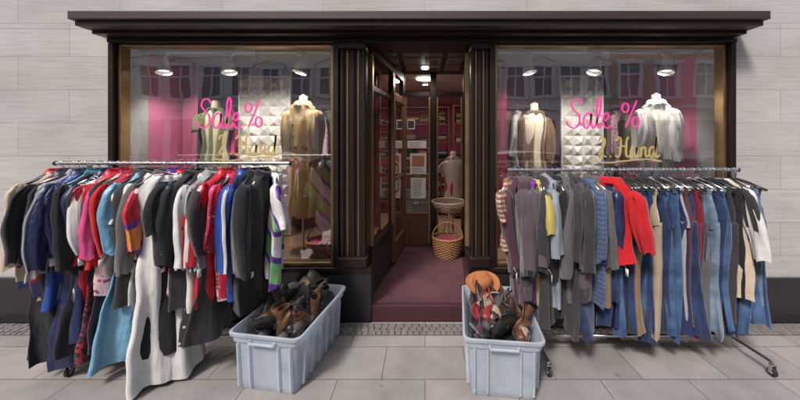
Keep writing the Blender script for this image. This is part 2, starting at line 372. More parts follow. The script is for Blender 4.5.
def garment(kind, length, body, sleeve=None, seed=0, thick=0.035, sw=0.205, slen=0.56, collar=True, flare=None, lower=None, withhanger=True, cuffs=None, hood=False, stripe=None, waist=None, tag=False):
    rnd = random.Random(seed); m = MB(); B = FAB[body]; S = FAB[sleeve or body]; z0 = -0.085
    if withhanger: hanger(m, sw - 0.02, plastic=rnd.random() < .75)
    if kind == 'pants':
        wz = -0.14; hwb = 0.165
        m.tube([(-hwb, 0, -0.13), (hwb, 0, -0.13)], 0.004, M_wire, 5)
        for sx in (-0.12, 0.12): m.box(sx - 0.01, sx + 0.01, -0.014, 0.014, wz - 0.03, wz + 0.015, M_hblack)
        wf = lambda L: prof([(0, hwb * .93), (0.04, hwb * .95), (0.25, hwb * 1.12), (0.3, hwb * 1.1)], L)
        tf = lambda L: prof([(0, .014), (.05, .018), (0.25, .034), (.3, .034)], L)
        hang_tube(m, 0, 0, wz, wz - 0.29, wf, tf, B, rnd, 0.002, 0.010, rows=8, edgeamp=0.01)
        m.loft([[(math.cos(q) * (hwb * .93 + .004), math.sin(q) * .0185, z) for q in [2 * math.pi * i / 24 for i in range(24)]] for z in (wz + .002, wz - .04)], B)
        hem = rnd.uniform(.08, .12)
        for sx in (-1, 1):
            wl = lambda L: prof([(0, .098), (.1, .095), (.45, .085), (1.0, hem)], L); tl = lambda L: prof([(0, .036), (.5, .028), (1.0, .028)], L)
            hang_tube(m, sx * .088, rnd.uniform(-.01, .01), wz - 0.25, wz - length * rnd.uniform(.985, 1.0), wl, tl, B, rnd, 0.004, 0.018, seg=26, rows=20, drift=(rnd.uniform(-.035, .035), rnd.uniform(-.03, .03)))
        return m
    fl = flare if flare is not None else (0.0 if kind != 'dress' else 0.06)
    if kind == 'dress':
        pts = [(0, .075), (.03, .12), (.07, sw * .9), (.11, sw), (.2, sw * .93), (.42, sw * .74), (.6, sw * .92), (length, sw + fl)]
    elif kind == 'jacket':
        wst = waist or .97
        pts = [(0, .085), (.03, .13), (.06, sw * .9), (.10, sw * 1.03), (.25, sw * 1.0), (.45, sw * wst), (max(.5, length), sw * 1.1 + fl)]
    else:
        pts = [(0, .085), (.03, .12), (.07, sw * .88), (.11, sw), (.25, sw * .97), (max(.5, length), sw * 1.0 + fl)]
    ht = thick * (1.35 if kind == 'jacket' else 1.0)
    wf = lambda L: prof(pts, L)
    tf = lambda L: prof([(0, ht * .9), (.06, ht * .75), (.2, ht), (length, ht * (1.2 if kind != 'dress' else 1.6))], L)
    a1 = {'dress': .034, 'jacket': .015}.get(kind, .022)
    hang_tube(m, 0, 0, z0, z0 - length, wf, tf, B, rnd, .002, a1, rows=28 if length > .9 or lower else 20, drift=(rnd.uniform(-.02, .02), rnd.uniform(-.02, .02)), seg=44 if kind == 'dress' else 36)
    if lower:
        k = m.mi(FAB[lower]); nb = 36 * 9
        for i in range(len(m.f) - nb, len(m.f)): m.m[i] = k
    elif kind == 'jacket' and withhanger and rnd.random() < .5:
        k = m.mi(S)
        for i in range(len(m.f) - 36 * 2, len(m.f)): m.m[i] = k
    if slen > 0:
        for sx in (-1, 1):
            s_l = slen * rnd.uniform(.90, 1.06); cuff = .046 if slen > .35 else .075
            wl = lambda L: prof([(0, .012), (.02, .04), (.07, .060), (.2, .062), (s_l, cuff)], L)
            tl = lambda L: prof([(0, .010), (.03, ht * .85), (.2, ht * 1.0), (s_l, ht * .85)], L)
            hang_tube(m, sx * (sw - 0.012), rnd.uniform(-.012, .012), z0 - 0.055, z0 - 0.055 - s_l, wl, tl, S, rnd, .001, .012, seg=20, rows=18,
                      drift=(sx * rnd.uniform(-.02, .09), rnd.uniform(-.07, .07)), edgeamp=.11, bend=sx * rnd.uniform(-.01, .035))
            base = len(m.f) - 18 * 20
            if stripe:
                k = m.mi(FAB[stripe]); cols = (0, 19) if sx > 0 else (9, 10)
                for j in range(1, 18):
                    for i in cols: m.m[base + j * 20 + i] = k
            if cuffs or kind == 'jacket':
                k = m.mi(FAB[cuffs] if cuffs else (FAB['black'] if rnd.random() < .4 and withhanger else S))
                for i in range(len(m.f) - 20, len(m.f)): m.m[i] = k
    if collar or kind == 'jacket':
        C = S if not cuffs else FAB[cuffs]
        prof_c = [(.0, .074, .030), (.03, .070, .036), (.05, .073, .040), (.035, .088, .052), (.0, .102, .058)]
        if kind != 'jacket': prof_c = [(.0, .078, .024), (.015, .074, .030), (.022, .078, .034), (.012, .088, .040), (-.01, .096, .042)]
        rings = []
        for (dz, a, b) in prof_c:
            rings.append([(math.cos(q) * a, math.sin(q) * b * (thick / .035) ** .6, z0 + dz - 0.012 - 0.02 * max(0, math.sin(q))) for q in [2 * math.pi * i / 20 for i in range(20)]])
        m.loft(rings, C)
    if hood:
        rings = []
        for (dz, a, b, oy) in [(.02, .07, .03, -.03), (0, .10, .05, -.05), (-.06, .11, .055, -.06), (-.12, .08, .04, -.055), (-.15, .03, .02, -.045)]:
            rings.append([(math.cos(q) * a, oy + math.sin(q) * b, z0 + dz) for q in [2 * math.pi * i / 18 for i in range(18)]])
        m.loft(rings, S, True, True)
    if tag and slen > .3:
        x = sw + .035; z = z0 - .055 - slen * .95
        m.box(x - .016, x + .016, .052, .054, z - .075, z - .02, M_paper); m.tube([(x, .03, z + .02), (x, .053, z - .02)], .0012, M_paper, 4)
    return m

GN = {'dress': 'hanging_dress', 'jacket': 'hanging_jacket', 'shirt': 'hanging_shirt', 'pants': 'hanging_trousers'}
def place(m, kind, x, y, z, a, name=None, tilt=0.0, swing=0.0):
    o = m.obj(name or GN[kind], True)
    o.location = (x, y, z + 0.012)
    o.rotation_euler = (tilt, swing, math.radians(-90 + a))
    return o

LY, LZ = -0.55, 1.522
left = [
 (.00, 'jacket', .80, 'navy', 'red', -26, .60, {'stripe': 'white'}),
 (.025, 'shirt', .80, 'cream', 'cream', -20, .58, {}),
 (.045, 'jacket', .84, 'dred', 'navy', -20, .58, {}),
 (.065, 'shirt', .88, 'beige', 'cream', -18, .55, {}),
 (.085, 'dress', 1.30, 'black', 'black', -28, .55, {}),
 (.10, 'jacket', .92, 'lgrey', 'lgrey', -18, .6, {}),
 (.12, 'jacket', .90, 'blue', 'navy', -18, .6, {'stripe': 'lgrey'}),
 (.14, 'dress', 1.30, 'navy', 'navy', -26, .5, {}),
 (.16, 'jacket', .90, 'lblue', 'teal', -16, .60, {}),
 (.18, 'dress', 1.26, 'black', 'black', -20, .54, {}),
 (.205, 'dress', 1.10, 'navy', 'navy', -20, .54, {}),
 (.225, 'jacket', .90, 'navystripe', 'navy', -14, .60, {}),
 (.25, 'shirt', .88, 'white', 'white', -14, .5, {}),
 (.27, 'jacket', .88, 'red', 'red', -18, .62, {'stripe': 'black'}),
 (.29, 'dress', 1.34, 'darkprint', 'crimson', -24, .54, {}),
 (.31, 'shirt', .84, 'pinkprint', 'pink', -18, .52, {}),
 (.33, 'dress', 1.22, 'charcoal', 'charcoal', -12, .54, {}),
 (.35, 'shirt', .82, 'redfloral', 'crimson', -14, .52, {}),
 (.37, 'jacket', .92, 'grey', 'charcoal', -12, .60, {}),
 (.385, 'shirt', .96, 'green', 'white', -14, .25, {}),
 (.405, 'dress', 1.34, 'lblue', 'lblue', -22, .52, {}),
 (.425, 'jacket', .94, 'charcoal', 'charcoal', -10, .6, {}),
 (.445, 'shirt', .88, 'white', 'white', -14, .54, {}),
 (.465, 'dress', 1.16, 'black', 'black', -10, .55, {}),
 (.48, 'jacket', .96, 'grey', 'grey', -8, .60, {}),
 (.50, 'shirt', .86, 'redpurple', 'redpurple', -14, .50, {}),
 (.52, 'jacket', .92, 'purple', 'purple', -12, .60, {'stripe': 'white'}),
 (.54, 'dress', 1.06, 'charcoal', 'lgrey', -8, .55, {}),
 (.56, 'jacket', .86, 'redwhite', 'red', -16, .58, {'stripe': 'white'}),
 (.58, 'dress', 1.18, 'black', 'black', -12, .3, {}),
 (.60, 'jacket', .96, 'charcoal', 'black', -8, .60, {}),
 (.62, 'shirt', .84, 'bluepink', 'navy', -14, .5, {}),
 (.64, 'dress', 1.20, 'bwprint', 'black', -12, .28, {}),
 (.665, 'shirt', .94, 'white', 'white', -12, .54, {}),
 (.69, 'jacket', 1.0, 'lgrey', 'lgrey', -6, .60, {'stripe': 'black'}),
 (.71, 'dress', 1.12, 'charcoal', 'charcoal', -10, .5, {}),
 (.73, 'shirt', .86, 'violetprint', 'purple', -14, .3, {}),
 (.755, 'jacket', .88, 'red', 'red', -12, .58, {'stripe': 'white'}),
 (.78, 'shirt', .86, 'pinkprint', 'pink', -12, .52, {}),
 (.81, 'shirt', .84, 'redfloral', 'redfloral', -8, .5, {}),
 (.835, 'jacket', .88, 'navy', 'blue', -6, .57, {'stripe': 'white'}),
 (.87, 'jacket', .94, 'black', 'black', -2, .60, {}),
 (.91, 'jacket', .90, 'charcoal', 'black', 8, .60, {}),
 (.965, 'shirt', .80, 'multi', 'multi', 24, .30, {}),
]
for i, (t, k, ln, b, s, a, sl, ex) in enumerate(left):
    m = garment(k, ln * R.uniform(.96, 1.04), b, s, seed=i + 10, slen=sl, sw=R.uniform(.19, .225), tag=(i % 5 == 2), **ex)
    place(m, k, -2.76 + 1.69 * t, LY + R.uniform(-.03, .01), LZ, a + R.uniform(-8, 8), tilt=R.uniform(-.06, .06), swing=R.uniform(-.04, .06))
m = garment('dress', 1.42, 'white', 'white', seed=79, slen=0.0, flare=.04, sw=.19, thick=.045)
place(m, 'dress', -1.84, LY - .16, LZ, -38, tilt=0.03)
m = garment('dress', 1.33, 'black', 'black', seed=78, slen=0.5, flare=.03, sw=.22)
place(m, 'dress', -2.62, LY - .04, LZ, -30)

RY, RZ = -0.40, 1.457
right = [
 (.00, 'shirt', .52, 'stripebeige', 'stripebeige', -38, .22, {}),
 (.03, 'jacket', .94, 'plum', 'plum', -28, .62, {}),
 (.055, 'jacket', .92, 'plum', 'plumg', -20, .60, {}),
 (.08, 'jacket', .88, 'charcoal', 'plumg', -18, .60, {}),
 (.105, 'shirt', .90, 'purple', 'plumg', -16, .55, {}),
 (.12, 'shirt', .92, 'yellow', 'yellow', -16, .30, {}),
 (.14, 'jacket', 1.10, 'charcoal', 'charcoal', -18, .62, {}),
 (.165, 'jacket', .90, 'lgrey', 'lgrey', -12, .62, {'hood': True}),
 (.185, 'shirt', .96, 'skyw', 'skyw', -12, .5, {}),
 (.21, 'jacket', 1.04, 'black', 'black', -10, .62, {}),
 (.235, 'jacket', .94, 'grey', 'grey', -6, .62, {'hood': True}),
 (.26, 'dress', 1.16, 'charcoal', 'charcoal', -6, .55, {}),
 (.285, 'jacket', .92, 'plumg', 'charcoal', -2, .60, {}),
 (.31, 'dress', 1.12, 'denimd', 'denimd', -2, .57, {}),
 (.335, 'shirt', .90, 'bluecheck', 'bluecheck', 0, .52, {}),
 (.36, 'jacket', .92, 'tan', 'grey', 2, .58, {}),
 (.385, 'jacket', .90, 'denimd', 'navy', 2, .58, {}),
]
pants = ['denimd', 'denim', 'navy', 'denimd', 'black', 'denimd', 'tan', 'denimd', 'denim', 'denimd', 'white', 'beige', 'denimd', 'denim', 'denimd', 'denim', 'navy', 'lgrey', 'plum', 'denimd', 'dred', 'plum', 'charcoal', 'deniml', 'grey', 'denimd', 'black', 'denim', 'charcoal', 'denimd']
for i, c in enumerate(pants):
    t = .41 + .475 * i / (len(pants) - 1)
    right.append((t, 'pants', 1.13 - .04 * max(0, t - .6) / .3 + R.uniform(-.07, .02), c, None, 2 + 8 * (t - .41) / .5, 0, {}))
right += [
 (.90, 'shirt', .86, 'black', 'charcoal', 12, .5, {}), (.92, 'shirt', .86, 'cream', 'white', 12, .5, {}),
 (.938, 'pants', 1.10, 'denimd', None, 12, 0, {}), (.955, 'pants', 1.08, 'denim', None, 13, 0, {}), (.972, 'pants', 1.04, 'deniml', None, 16, 0, {}), (.99, 'pants', 1.02, 'denim', None, 22, 0, {})]
for i, (t, k, ln, b, s, a, sl, ex) in enumerate(right):
    m = garment(k, ln * R.uniform(.97, 1.03), b, s, seed=i + 110, slen=sl, sw=R.uniform(.19, .215), tag=(i % 5 == 1), **ex)
    place(m, k, .68 + 1.84 * t, RY + R.uniform(-.03, .01), RZ, a + R.uniform(-7, 7), tilt=R.uniform(-.035, .035), swing=R.uniform(-.03, .04))
m = garment('jacket', .60, 'crimson', 'crimson', seed=300, slen=.48, sw=.165, thick=.045)
place(m, 'jacket', 1.43, RY - .12, RZ, 34)

def rack(y, z, xr0, xr1, xp0, xp1, foot=0.29):
    p = empty('clothes_rack')
    m = MB(); m.tube([(xr0, y, z), (xr1, y, z)], .0125, M_wire, 12)
    for x in (xr0, xr1): m.tube([(x - .006, y, z), (x + .006, y, z)], .017, M_hblack, 12)
    m.obj('top_rail', True, p, angle=40)
    for x in (xp0, xp1):
        m = MB(); m.tube([(x, y, .10), (x, y, z - .014)], .0125, M_wire, 12); m.tube([(x, y, z * .55), (x, y, z * .55 + .05)], .017, M_wire, 12)
        m.tube([(x, y, z - .045), (x, y, z - .016)], .019, M_wire, 12)
        m.obj('upright', True, p, angle=40)
        m = MB(); m.tube([(x, y - foot, .095), (x, y - foot + .02, .10), (x, y + foot - .08, .10), (x, y + foot - .06, .095)], .0125, M_wire, 10)
        m.obj('foot', True, p, angle=40)
        for yy in (y - foot, y + foot - .06):
            m = MB(); m.tube([(x - .011, yy, .032), (x + .011, yy, .032)], .030, M_rubber, 18)
            m.tube([(x - .013, yy, .032), (x + .013, yy, .032)], .013, M_whitep, 12)
            m.box(x - .018, x - .014, yy - .013, yy + .013, .025, .078, M_wire); m.box(x + .014, x + .018, yy - .013, yy + .013, .025, .078, M_wire)
            m.box(x - .018, x + .018, yy - .013, yy + .013, .078, .088, M_wire)
            m.obj('caster', True, p, angle=35)
    m = MB(); m.tube([(xp0, y, .115), (xp1, y, .115)], .011, M_wire, 10); m.obj('lower_bar', True, p)
rack(RY, RZ, .66, 2.535, .89, 2.50)
rack(LY, LZ, -2.82, -1.03, -2.56, -1.76, .14)

# ---------------------------------------------------------------- shop building
shop = empty('shop_building')
ZG = 0.52
def B(name, *a, bevel=0.0):
    return box1(name, *a, shop, bevel)
B('stone_wall_left', -14, -2.93, 0, .4, 0, 2.74, M_stone)
B('stone_wall_right', 2.875, 14, 0, .4, 0, 2.74, M_stone)
B('stone_wall_upper', -14, 14, 0, .4, 2.742, 11, M_stone)
B('granite_plinth_left', -14, -2.935, -.035, .02, 0, .42, M_granite, bevel=.005)
B('granite_plinth_right', 2.88, 14, -.035, .02, 0, .42, M_granite, bevel=.005)
B('roof_cornice', -14.1, 14.1, -.35, .5, 11, 11.3, M_stone)
for i in range(-4, 5):
    x = i * 2.9
    for z in (4.2, 7.6):
        B('upper_window_frame', x - .65, x + .65, -.03, .1, z, z + 2, M_whitep); B('upper_window_pane', x - .55, x + .55, -.036, .05, z + .1, z + 1.9, M_wglass)
B('canopy_top', -3.0, 2.90, -.31, -.001, 2.715, 2.785, M_dark2, bevel=.006)
B('canopy_step', -2.975, 2.875, -.275, -.001, 2.672, 2.713, M_dark2, bevel=.004)
B('canopy_soffit', -2.95, 2.85, -.16, -.001, 2.64, 2.670, M_dark, bevel=.004)
B('fascia', -2.928, 2.873, -.05, .12, 2.60, 2.638, M_dark, bevel=.004)
B('lintel', -2.928, 2.873, .125, .40, 2.62, 2.738, M_dark)
for (a, b) in ((-2.928, -.50), (.40, 2.873)):
    B('window_plinth', a, b, -.02, .14, 0, ZG - .04, M_granite, bevel=.006)
    B('window_sill', a, b, -.05, .14, ZG - .038, ZG, M_dark, bevel=.005)
for x in (-2.3, -1.7, -1.1, 1.0, 1.6, 2.25): B('plinth_joint_trim', x - .006, x + .006, -.0225, -.019, .02, ZG - .06, M_dark)
def window(x0, x1):
    for (a, b) in ((x0, x0 + .05), (x1 - .05, x1)):
        B('frame_post', a, b, -.04, .12, ZG + .001, 2.598, M_dark, bevel=.005)
    for (a, b) in ((x0 + .052, x0 + .082), (x1 - .082, x1 - .052)):
        B('brass_frame', a, b, .0, .10, ZG + .002, 2.597, M_brass, bevel=.006)
    B('brass_frame_top', x0 + .084, x1 - .084, .0, .10, 2.575, 2.596, M_brass, bevel=.006)
    B('brass_frame_bottom', x0 + .084, x1 - .084, .0, .10, ZG + .002, ZG + .035, M_brass, bevel=.006)
    m = MB(); m.quad([(x0 + .08, .05, ZG + .03), (x1 - .08, .05, ZG + .03), (x1 - .08, .05, 2.58), (x0 + .08, .05, 2.58)], M_glass)
    m.obj('window_glass', False, shop)
window(-2.928, -.80); window(.60, 2.873)
def column(x0, x1):
    w = x1 - x0
    B('column_core', x0 + .002, x1 - .002, .0, .14, ZG + .001, 2.598, M_dark, bevel=.004)
    n = 5
    for i in range(n):
        c = x0 + w * (i + .5) / n
        m = MB(); mt = M_brass if i in (1, 3) else M_dark
        m.tube([(c, -.004, ZG + .005), (c, -.004, 2.596)], w / n * (.18 if i in (1, 3) else .46), mt, 12); m.obj('column_reed', True, shop, angle=50)
    B('column_foot', x0 - .01, x1 + .01, -.065, .10, ZG + .004, ZG + .10, M_dark, bevel=.01)
    B('column_cap', x0 - .005, x1 + .005, -.062, .10, 2.54, 2.597, M_dark, bevel=.008)
column(-.798, -.545); column(.425, .598)
LF, LB = (-.545, .14), (-.34, 1.74); RF, RB = (.425, .14), (.60, 1.74)
B('entrance_floor', -.60, .72, .0, 1.78, 0, .15, M_maroon, bevel=.006)
B('recess_ceiling', -.9, 1.0, .41, 1.80, 2.68, 2.74, M_dark)
for i in range(4):
    for j in range(4):
        x = -.42 + i * .26; y = .19 + j * .385
        if y < .42: continue
        B('ceiling_panel', x - .10, x + .10, y - .15, y + .15, 2.664, 2.682, M_ceil, bevel=.006)
        B('ceiling_panel_trim', x - .06, x + .06, y - .10, y + .10, 2.658, 2.663, M_brass, bevel=.002)
m = MB(); m.quad([(-.46, .05, .156), (.40, .05, .156), (.52, 1.66, .156), (-.31, 1.66, .156)], M_mat)
mt = m.obj('door_mat', False)
sd = mt.modifiers.new('t', 'SOLIDIFY'); sd.thickness = .004; sd.offset = -1
def lerp(a, b, t): return (a[0] + (b[0] - a[0]) * t, a[1] + (b[1] - a[1]) * t)
for (F, K, sg) in ((LF, LB, 1), (RF, RB, -1)):
    m = MB(); m.seg(F, K, .05, .15, ZG + .1, M_granite); m.seg(F, K, .07, ZG + .1, ZG + .14, M_dark)
    m.seg(F, K, .06, 2.56, 2.68, M_dark)
    m.obj('recess_side_base', False, shop)
    for (t0, t1, mt_) in ((0.0, .03, M_brass), (.56, .60, M_dark), (.60, .625, M_brass), (.97, 1.0, M_dark)):
        m = MB(); m.seg(lerp(F, K, t0), lerp(F, K, t1), .066, ZG + .14, 2.56, mt_); m.obj('recess_post', False, shop, bevel=.004)
    m = MB(); m.seg(lerp(F, K, .03), lerp(F, K, .97), .035, 2.20, 2.25, M_dark); m.obj('recess_transom', False, shop)
    a, b = lerp(F, K, .03), lerp(F, K, .97)
    m = MB(); m.quad([(a[0], a[1], ZG + .14), (b[0], b[1], ZG + .14), (b[0], b[1], 2.56), (a[0], a[1], 2.56)], M_glass2); m.obj('recess_glass', False, shop)
y0, y1 = 1.74, 1.80
for (a, b, mt_) in ((-.36, -.30, M_dark), (.08, .17, M_dark), (.56, .64, M_dark)):
    B('screen_post', a, b, y0, y1, .15, 2.68, mt_, bevel=.006)
for (a, b) in ((-.298, -.275), (.055, .078), (.172, .195), (.535, .558)):
    B('screen_brass', a, b, y0 + .005, y1 - .005, .16, 2.34, M_brass, bevel=.004)
B('screen_transom_left', -.298, .078, y0 + .002, y1 - .002, 2.345, 2.41, M_dark, bevel=.005)
B('screen_transom_right', .172, .558, y0 + .002, y1 - .002, 2.345, 2.41, M_dark, bevel=.005)
B('screen_kick_panel', -.272, .052, y0 + .01, y1 - .01, .152, .62, M_wood, bevel=.006)
m = MB(); m.quad([(-.30, 1.77, .62), (.08, 1.77, .62), (.08, 1.77, 2.67), (-.30, 1.77, 2.67)], M_glass2); m.obj('screen_glass', False, shop)
m = MB(); m.quad([(.17, 1.77, 2.41), (.56, 1.77, 2.41), (.56, 1.77, 2.67), (.17, 1.77, 2.67)], M_glass2); m.obj('transom_glass', False, shop)
door = empty('open_glass_door')
D0, D1 = (-.30, 1.66), (-.40, .98)
for (t0, t1) in ((0, .10), (.90, 1.0)):
    m = MB(); m.seg(lerp(D0, D1, t0), lerp(D0, D1, t1), .04, .17, 2.30, M_wood); m.obj('stile', False, door, bevel=.004)
for (z0, z1) in ((.17, .42), (2.20, 2.30), (1.18, 1.22)):
    m = MB(); m.seg(lerp(D0, D1, .10), lerp(D0, D1, .90), .038, z0, z1, M_wood); m.obj('door_rail', False, door, bevel=.004)
a, b = lerp(D0, D1, .10), lerp(D0, D1, .90)
m = MB(); m.quad([(a[0], a[1], .42), (b[0], b[1], .42), (b[0], b[1], 2.2), (a[0], a[1], 2.2)], M_glass2); m.obj('pane', False, door)
h = lerp(D0, D1, .94)
m = MB(); m.tube([(h[0] + .02, h[1], 1.05), (h[0] + .06, h[1], 1.07), (h[0] + .06, h[1], 1.40), (h[0] + .02, h[1], 1.42)], .011, M_brass, 8); m.obj('handle', True, door)

def notice(x0, x1, z0, z1, y, style, name='paper_notice'):
    m = MB(); m.box(x0, x1, y - .002, y, z0, z1, M_paper); w = x1 - x0; hh = z1 - z0
    if style == 'poster':
        m.box(x0 + .12 * w, x1 - .12 * w, y - .004, y - .0025, z0 + .36 * hh, z1 - .10 * hh, M_orangep)
        rows = 3; zt = z0 + .28 * hh
    elif style == 'dark':
        m.box(x0 + .08 * w, x1 - .08 * w, y - .004, y - .0025, z0 + .1 * hh, z1 - .1 * hh, M_ink); rows = 0; zt = 0
    else: rows = int(hh / .026) - 1; zt = z1 - .03
    for i in range(rows):
        z = zt - i * .026
        m.box(x0 + .14 * w, x0 + w * R.uniform(.6, .86), y - .004, y - .0025, z - .004, z + .002, M_ink)
    m.obj(name, False)
yn = 1.735
notice(-.26, .02, 1.58, 1.69, yn, 'text'); notice(-.22, .02, 1.20, 1.50, yn, 'poster'); notice(-.21, .01, .84, 1.14, yn, 'text')
notice(-.26, -.15, 1.86, 2.0, yn, 'dark')
B('interior_floor', -3.1, 3.1, 1.80, 6.5, .10, .148, M_ltwood)
B('interior_ceiling', -3.1, 3.1, 1.81, 6.5, 2.76, 2.84, M_whitep)
B('interior_back_wall', -3.1, 3.1, 6.5, 6.6, .1, 2.84, M_pink)
B('interior_wall_left', -3.2, -3.1, .42, 6.5, .1, 2.84, M_pink); B('interior_wall_right', 3.1, 3.2, .42, 6.5, .1, 2.84, M_pink)
for (a, b) in ((-3.05, -.62), (.72, 3.05)):
    B('display_floor', a, b, .145, 1.40, ZG - .04, ZG - .005, M_ltwood)
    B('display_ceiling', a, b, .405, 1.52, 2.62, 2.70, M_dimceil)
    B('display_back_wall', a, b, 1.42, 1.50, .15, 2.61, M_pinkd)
B('display_side_left', -3.05, -2.93, .402, 1.41, ZG, 2.61, M_pink); B('display_side_right', 2.88, 3.05, .402, 1.41, ZG, 2.61, M_pink)
def emboss(x0, x1, z0, z1, y):
    m = MB(); s = .12; nx = int((x1 - x0) / s); nz = int((z1 - z0) / s)
    m.box(x0 - .02, x0 + nx * s + .02, y + .002, y + .04, z0 - .02, z0 + nz * s + .02, M_panel)
    for i in range(nx):
        for j in range(nz):
            a, c = x0 + i * s, z0 + j * s
            P = [(a, y, c), (a + s, y, c), (a + s, y, c + s), (a, y, c + s)]
            off = (.3 if (i + j) % 2 else .7)
            ap = (a + s * off, y - .05, c + s * (.35 if i % 2 else .65))
            for k in range(4): m.quad([P[k], P[(k + 1) % 4], ap], M_panel)
    m.obj('embossed_display_panel', False)
emboss(-2.28, -1.58, ZG + .03, 2.58, .95); emboss(1.70, 2.22, ZG + .03, 2.58, .95)
def curtain(x0, x1, z0, z1, y, mat, name='pink_curtain'):
    m = MB(); n = 60; rows = []
    for z in (z0, (z0 + z1) / 2, z1):
        rows.append([(x0 + (x1 - x0) * i / n, y + .025 * math.sin(i * .9 + z), z) for i in range(n + 1)])
    m.loft(rows, mat, closed=False); m.obj(name, True)
curtain(.72, .90, ZG, 2.6, .55, M_pink); curtain(-2.90, -2.72, ZG, 2.6, .85, M_pink); curtain(-1.10, -.80, ZG, 2.6, 1.1, M_pink); curtain(2.55, 2.85, ZG, 2.6, 1.2, M_pink)
def rail(x0, x1, y, z):
    m = MB(); m.tube([(x0, y, z), (x1, y, z)], .011, M_brass, 10)
    for x in (x0, x1): m.tube([(x, y, z), (x, y, 2.62)], .008, M_brass, 8)
    m.obj('hanging_rail', True)
ks = ['lace', 'pinkprint', 'olive', 'dred', 'tan', 'white', 'purple', 'black', 'teal', 'trench', 'pink', 'navy']
n = 0
for (x0, x1) in ((-1.55, -1.10), (1.0, 1.62), (-2.75, -2.42), (2.34, 2.8)):
    rail(x0, x1, 1.25, 2.15)
    for i in range(4):
        k = R.choice(['shirt', 'dress', 'jacket']); g = garment(k, .9 if k == 'dress' else .7, ks[n % 12], None, seed=500 + n, slen=.5 if k != 'dress' else 0)
        place(g, k, x0 + .06 + (x1 - x0 - .12) * i / 3, 1.22, 2.15, R.uniform(20, 60) * (1 if x0 < 0 else -1)); n += 1
def shelf(x0, x1, y0, y1, z1):
    m = MB(); rr = random.Random(int(x0 * 100))
    for x in (x0, x1 - .03): m.box(x, x + .03, y0, y1, .15, z1, M_wood)
    z = .2
    while z < z1:
        m.box(x0 + .032, x1 - .032, y0, y1, z, z + .025, M_wood)
        x = x0 + .06
        while x < x1 - .12 and z + .3 < z1 + .02:
            w = rr.uniform(.07, .26); zz = z + .026
            for _ in range(rr.randint(3, 6)):
                h_ = rr.uniform(.025, .05)
                m.box(x + rr.uniform(0, .01), min(x + w, x1 - .05), y0 + rr.uniform(.005, .03), y1 - .03, zz, zz + h_, FAB[rr.choice(['lace', 'tan', 'dred', 'black', 'charcoal', 'plum', 'olive', 'beige', 'navy'])]); zz += h_ + .001
            x += w + .02
        z += .36
    m.obj('clothes_shelf', False, bevel=.004)
shelf(-.45, .5, 3.6, 3.95, 2.4); shelf(.55, 1.5, 3.3, 3.65, 2.4); shelf(-1.5, -.5, 3.8, 4.1, 2.4)

def mannequin(x, y, top, g, rot=0, floor=ZG - .005):
    p = empty('mannequin', (x, y, 0)); p.rotation_euler = (0, 0, math.radians(rot))
    m = MB(); rings = []
    for (dz, a, b) in [(.10, .040, .042), (.06, .043, .044), (.02, .046, .048), (0, .06, .055), (-.04, .125, .07), (-.09, .150, .082), (-.2, .145, .095), (-.35, .120, .085), (-.45, .11, .08), (-.6, .145, .10), (-.72, .14, .09)]:
        rings.append([(math.cos(q) * a, math.sin(q) * b, top + dz) for q in [2 * math.pi * i / 24 for i in range(24)]])
    m.loft(rings, M_manneq, True, True); m.obj('torso', True, p)
    m = MB(); m.tube([(0, 0, top + .10), (0, 0, top + .12)], [.030, .018], M_wood, 14)
    m.tube([(0, 0, floor + .02), (0, 0, top - .7)], .013, M_wire, 10); m.tube([(0, 0, floor), (0, 0, floor + .02)], .14, M_wire, 24); m.obj('stand', True, p, angle=40)
    g.obj('clothing', True, p, loc=(0, 0, top + .095))
    return p
g = garment('jacket', 1.16, 'trench', 'trench', seed=900, thick=.084, sw=.150, slen=.56, withhanger=False, waist=.80, flare=.025)
g.tube([(math.cos(q) * .138, math.sin(q) * .124, -.53 + .01 * math.sin(3 * q)) for q in [2 * math.pi * i / 28 for i in range(28)]], .018, FAB['tan'], 6, closed=True)
for sx in (-1, 1):
    g.quad([(sx * .012, -.138, -.36), (sx * .085, -.128, -.20), (sx * .07, -.116, -.09), (sx * .03, -.110, -.085)], FAB['trench'])
    for z in (-.30, -.42, -.62): g.tube([(sx * .04, -.125, z), (sx * .04, -.144, z)], .010, M_hblack, 8)
mannequin(-1.28, .38, 2.06, g, rot=-8)
g = garment('dress', .95, 'olive', 'olive', seed=901, thick=.08, sw=.145, slen=.2, withhanger=False); mannequin(-2.48, .80, 2.06, g, rot=15)
g = garment('jacket', .60, 'white', 'white', seed=902, thick=.08, sw=.150, slen=.56, withhanger=False, waist=.85)
hang_tube(g, 0, 0, -.60, -1.05, lambda L: .15, lambda L: .09, FAB['deniml'], random.Random(4), .004, .01, rows=10)
mannequin(2.46, .42, 2.08, g, rot=-18)
g = garment('shirt', .70, 'lace', 'lace', seed=903, thick=.075, sw=.145, slen=.5, withhanger=False); mannequin(1.26, .70, 2.02, g, rot=10)
g = garment('shirt', .62, 'redfloral', 'pinkprint', seed=906, thick=.06, sw=.125, slen=.2, withhanger=False); mannequin(.44, 2.02, 1.42, g, rot=10, floor=.15)

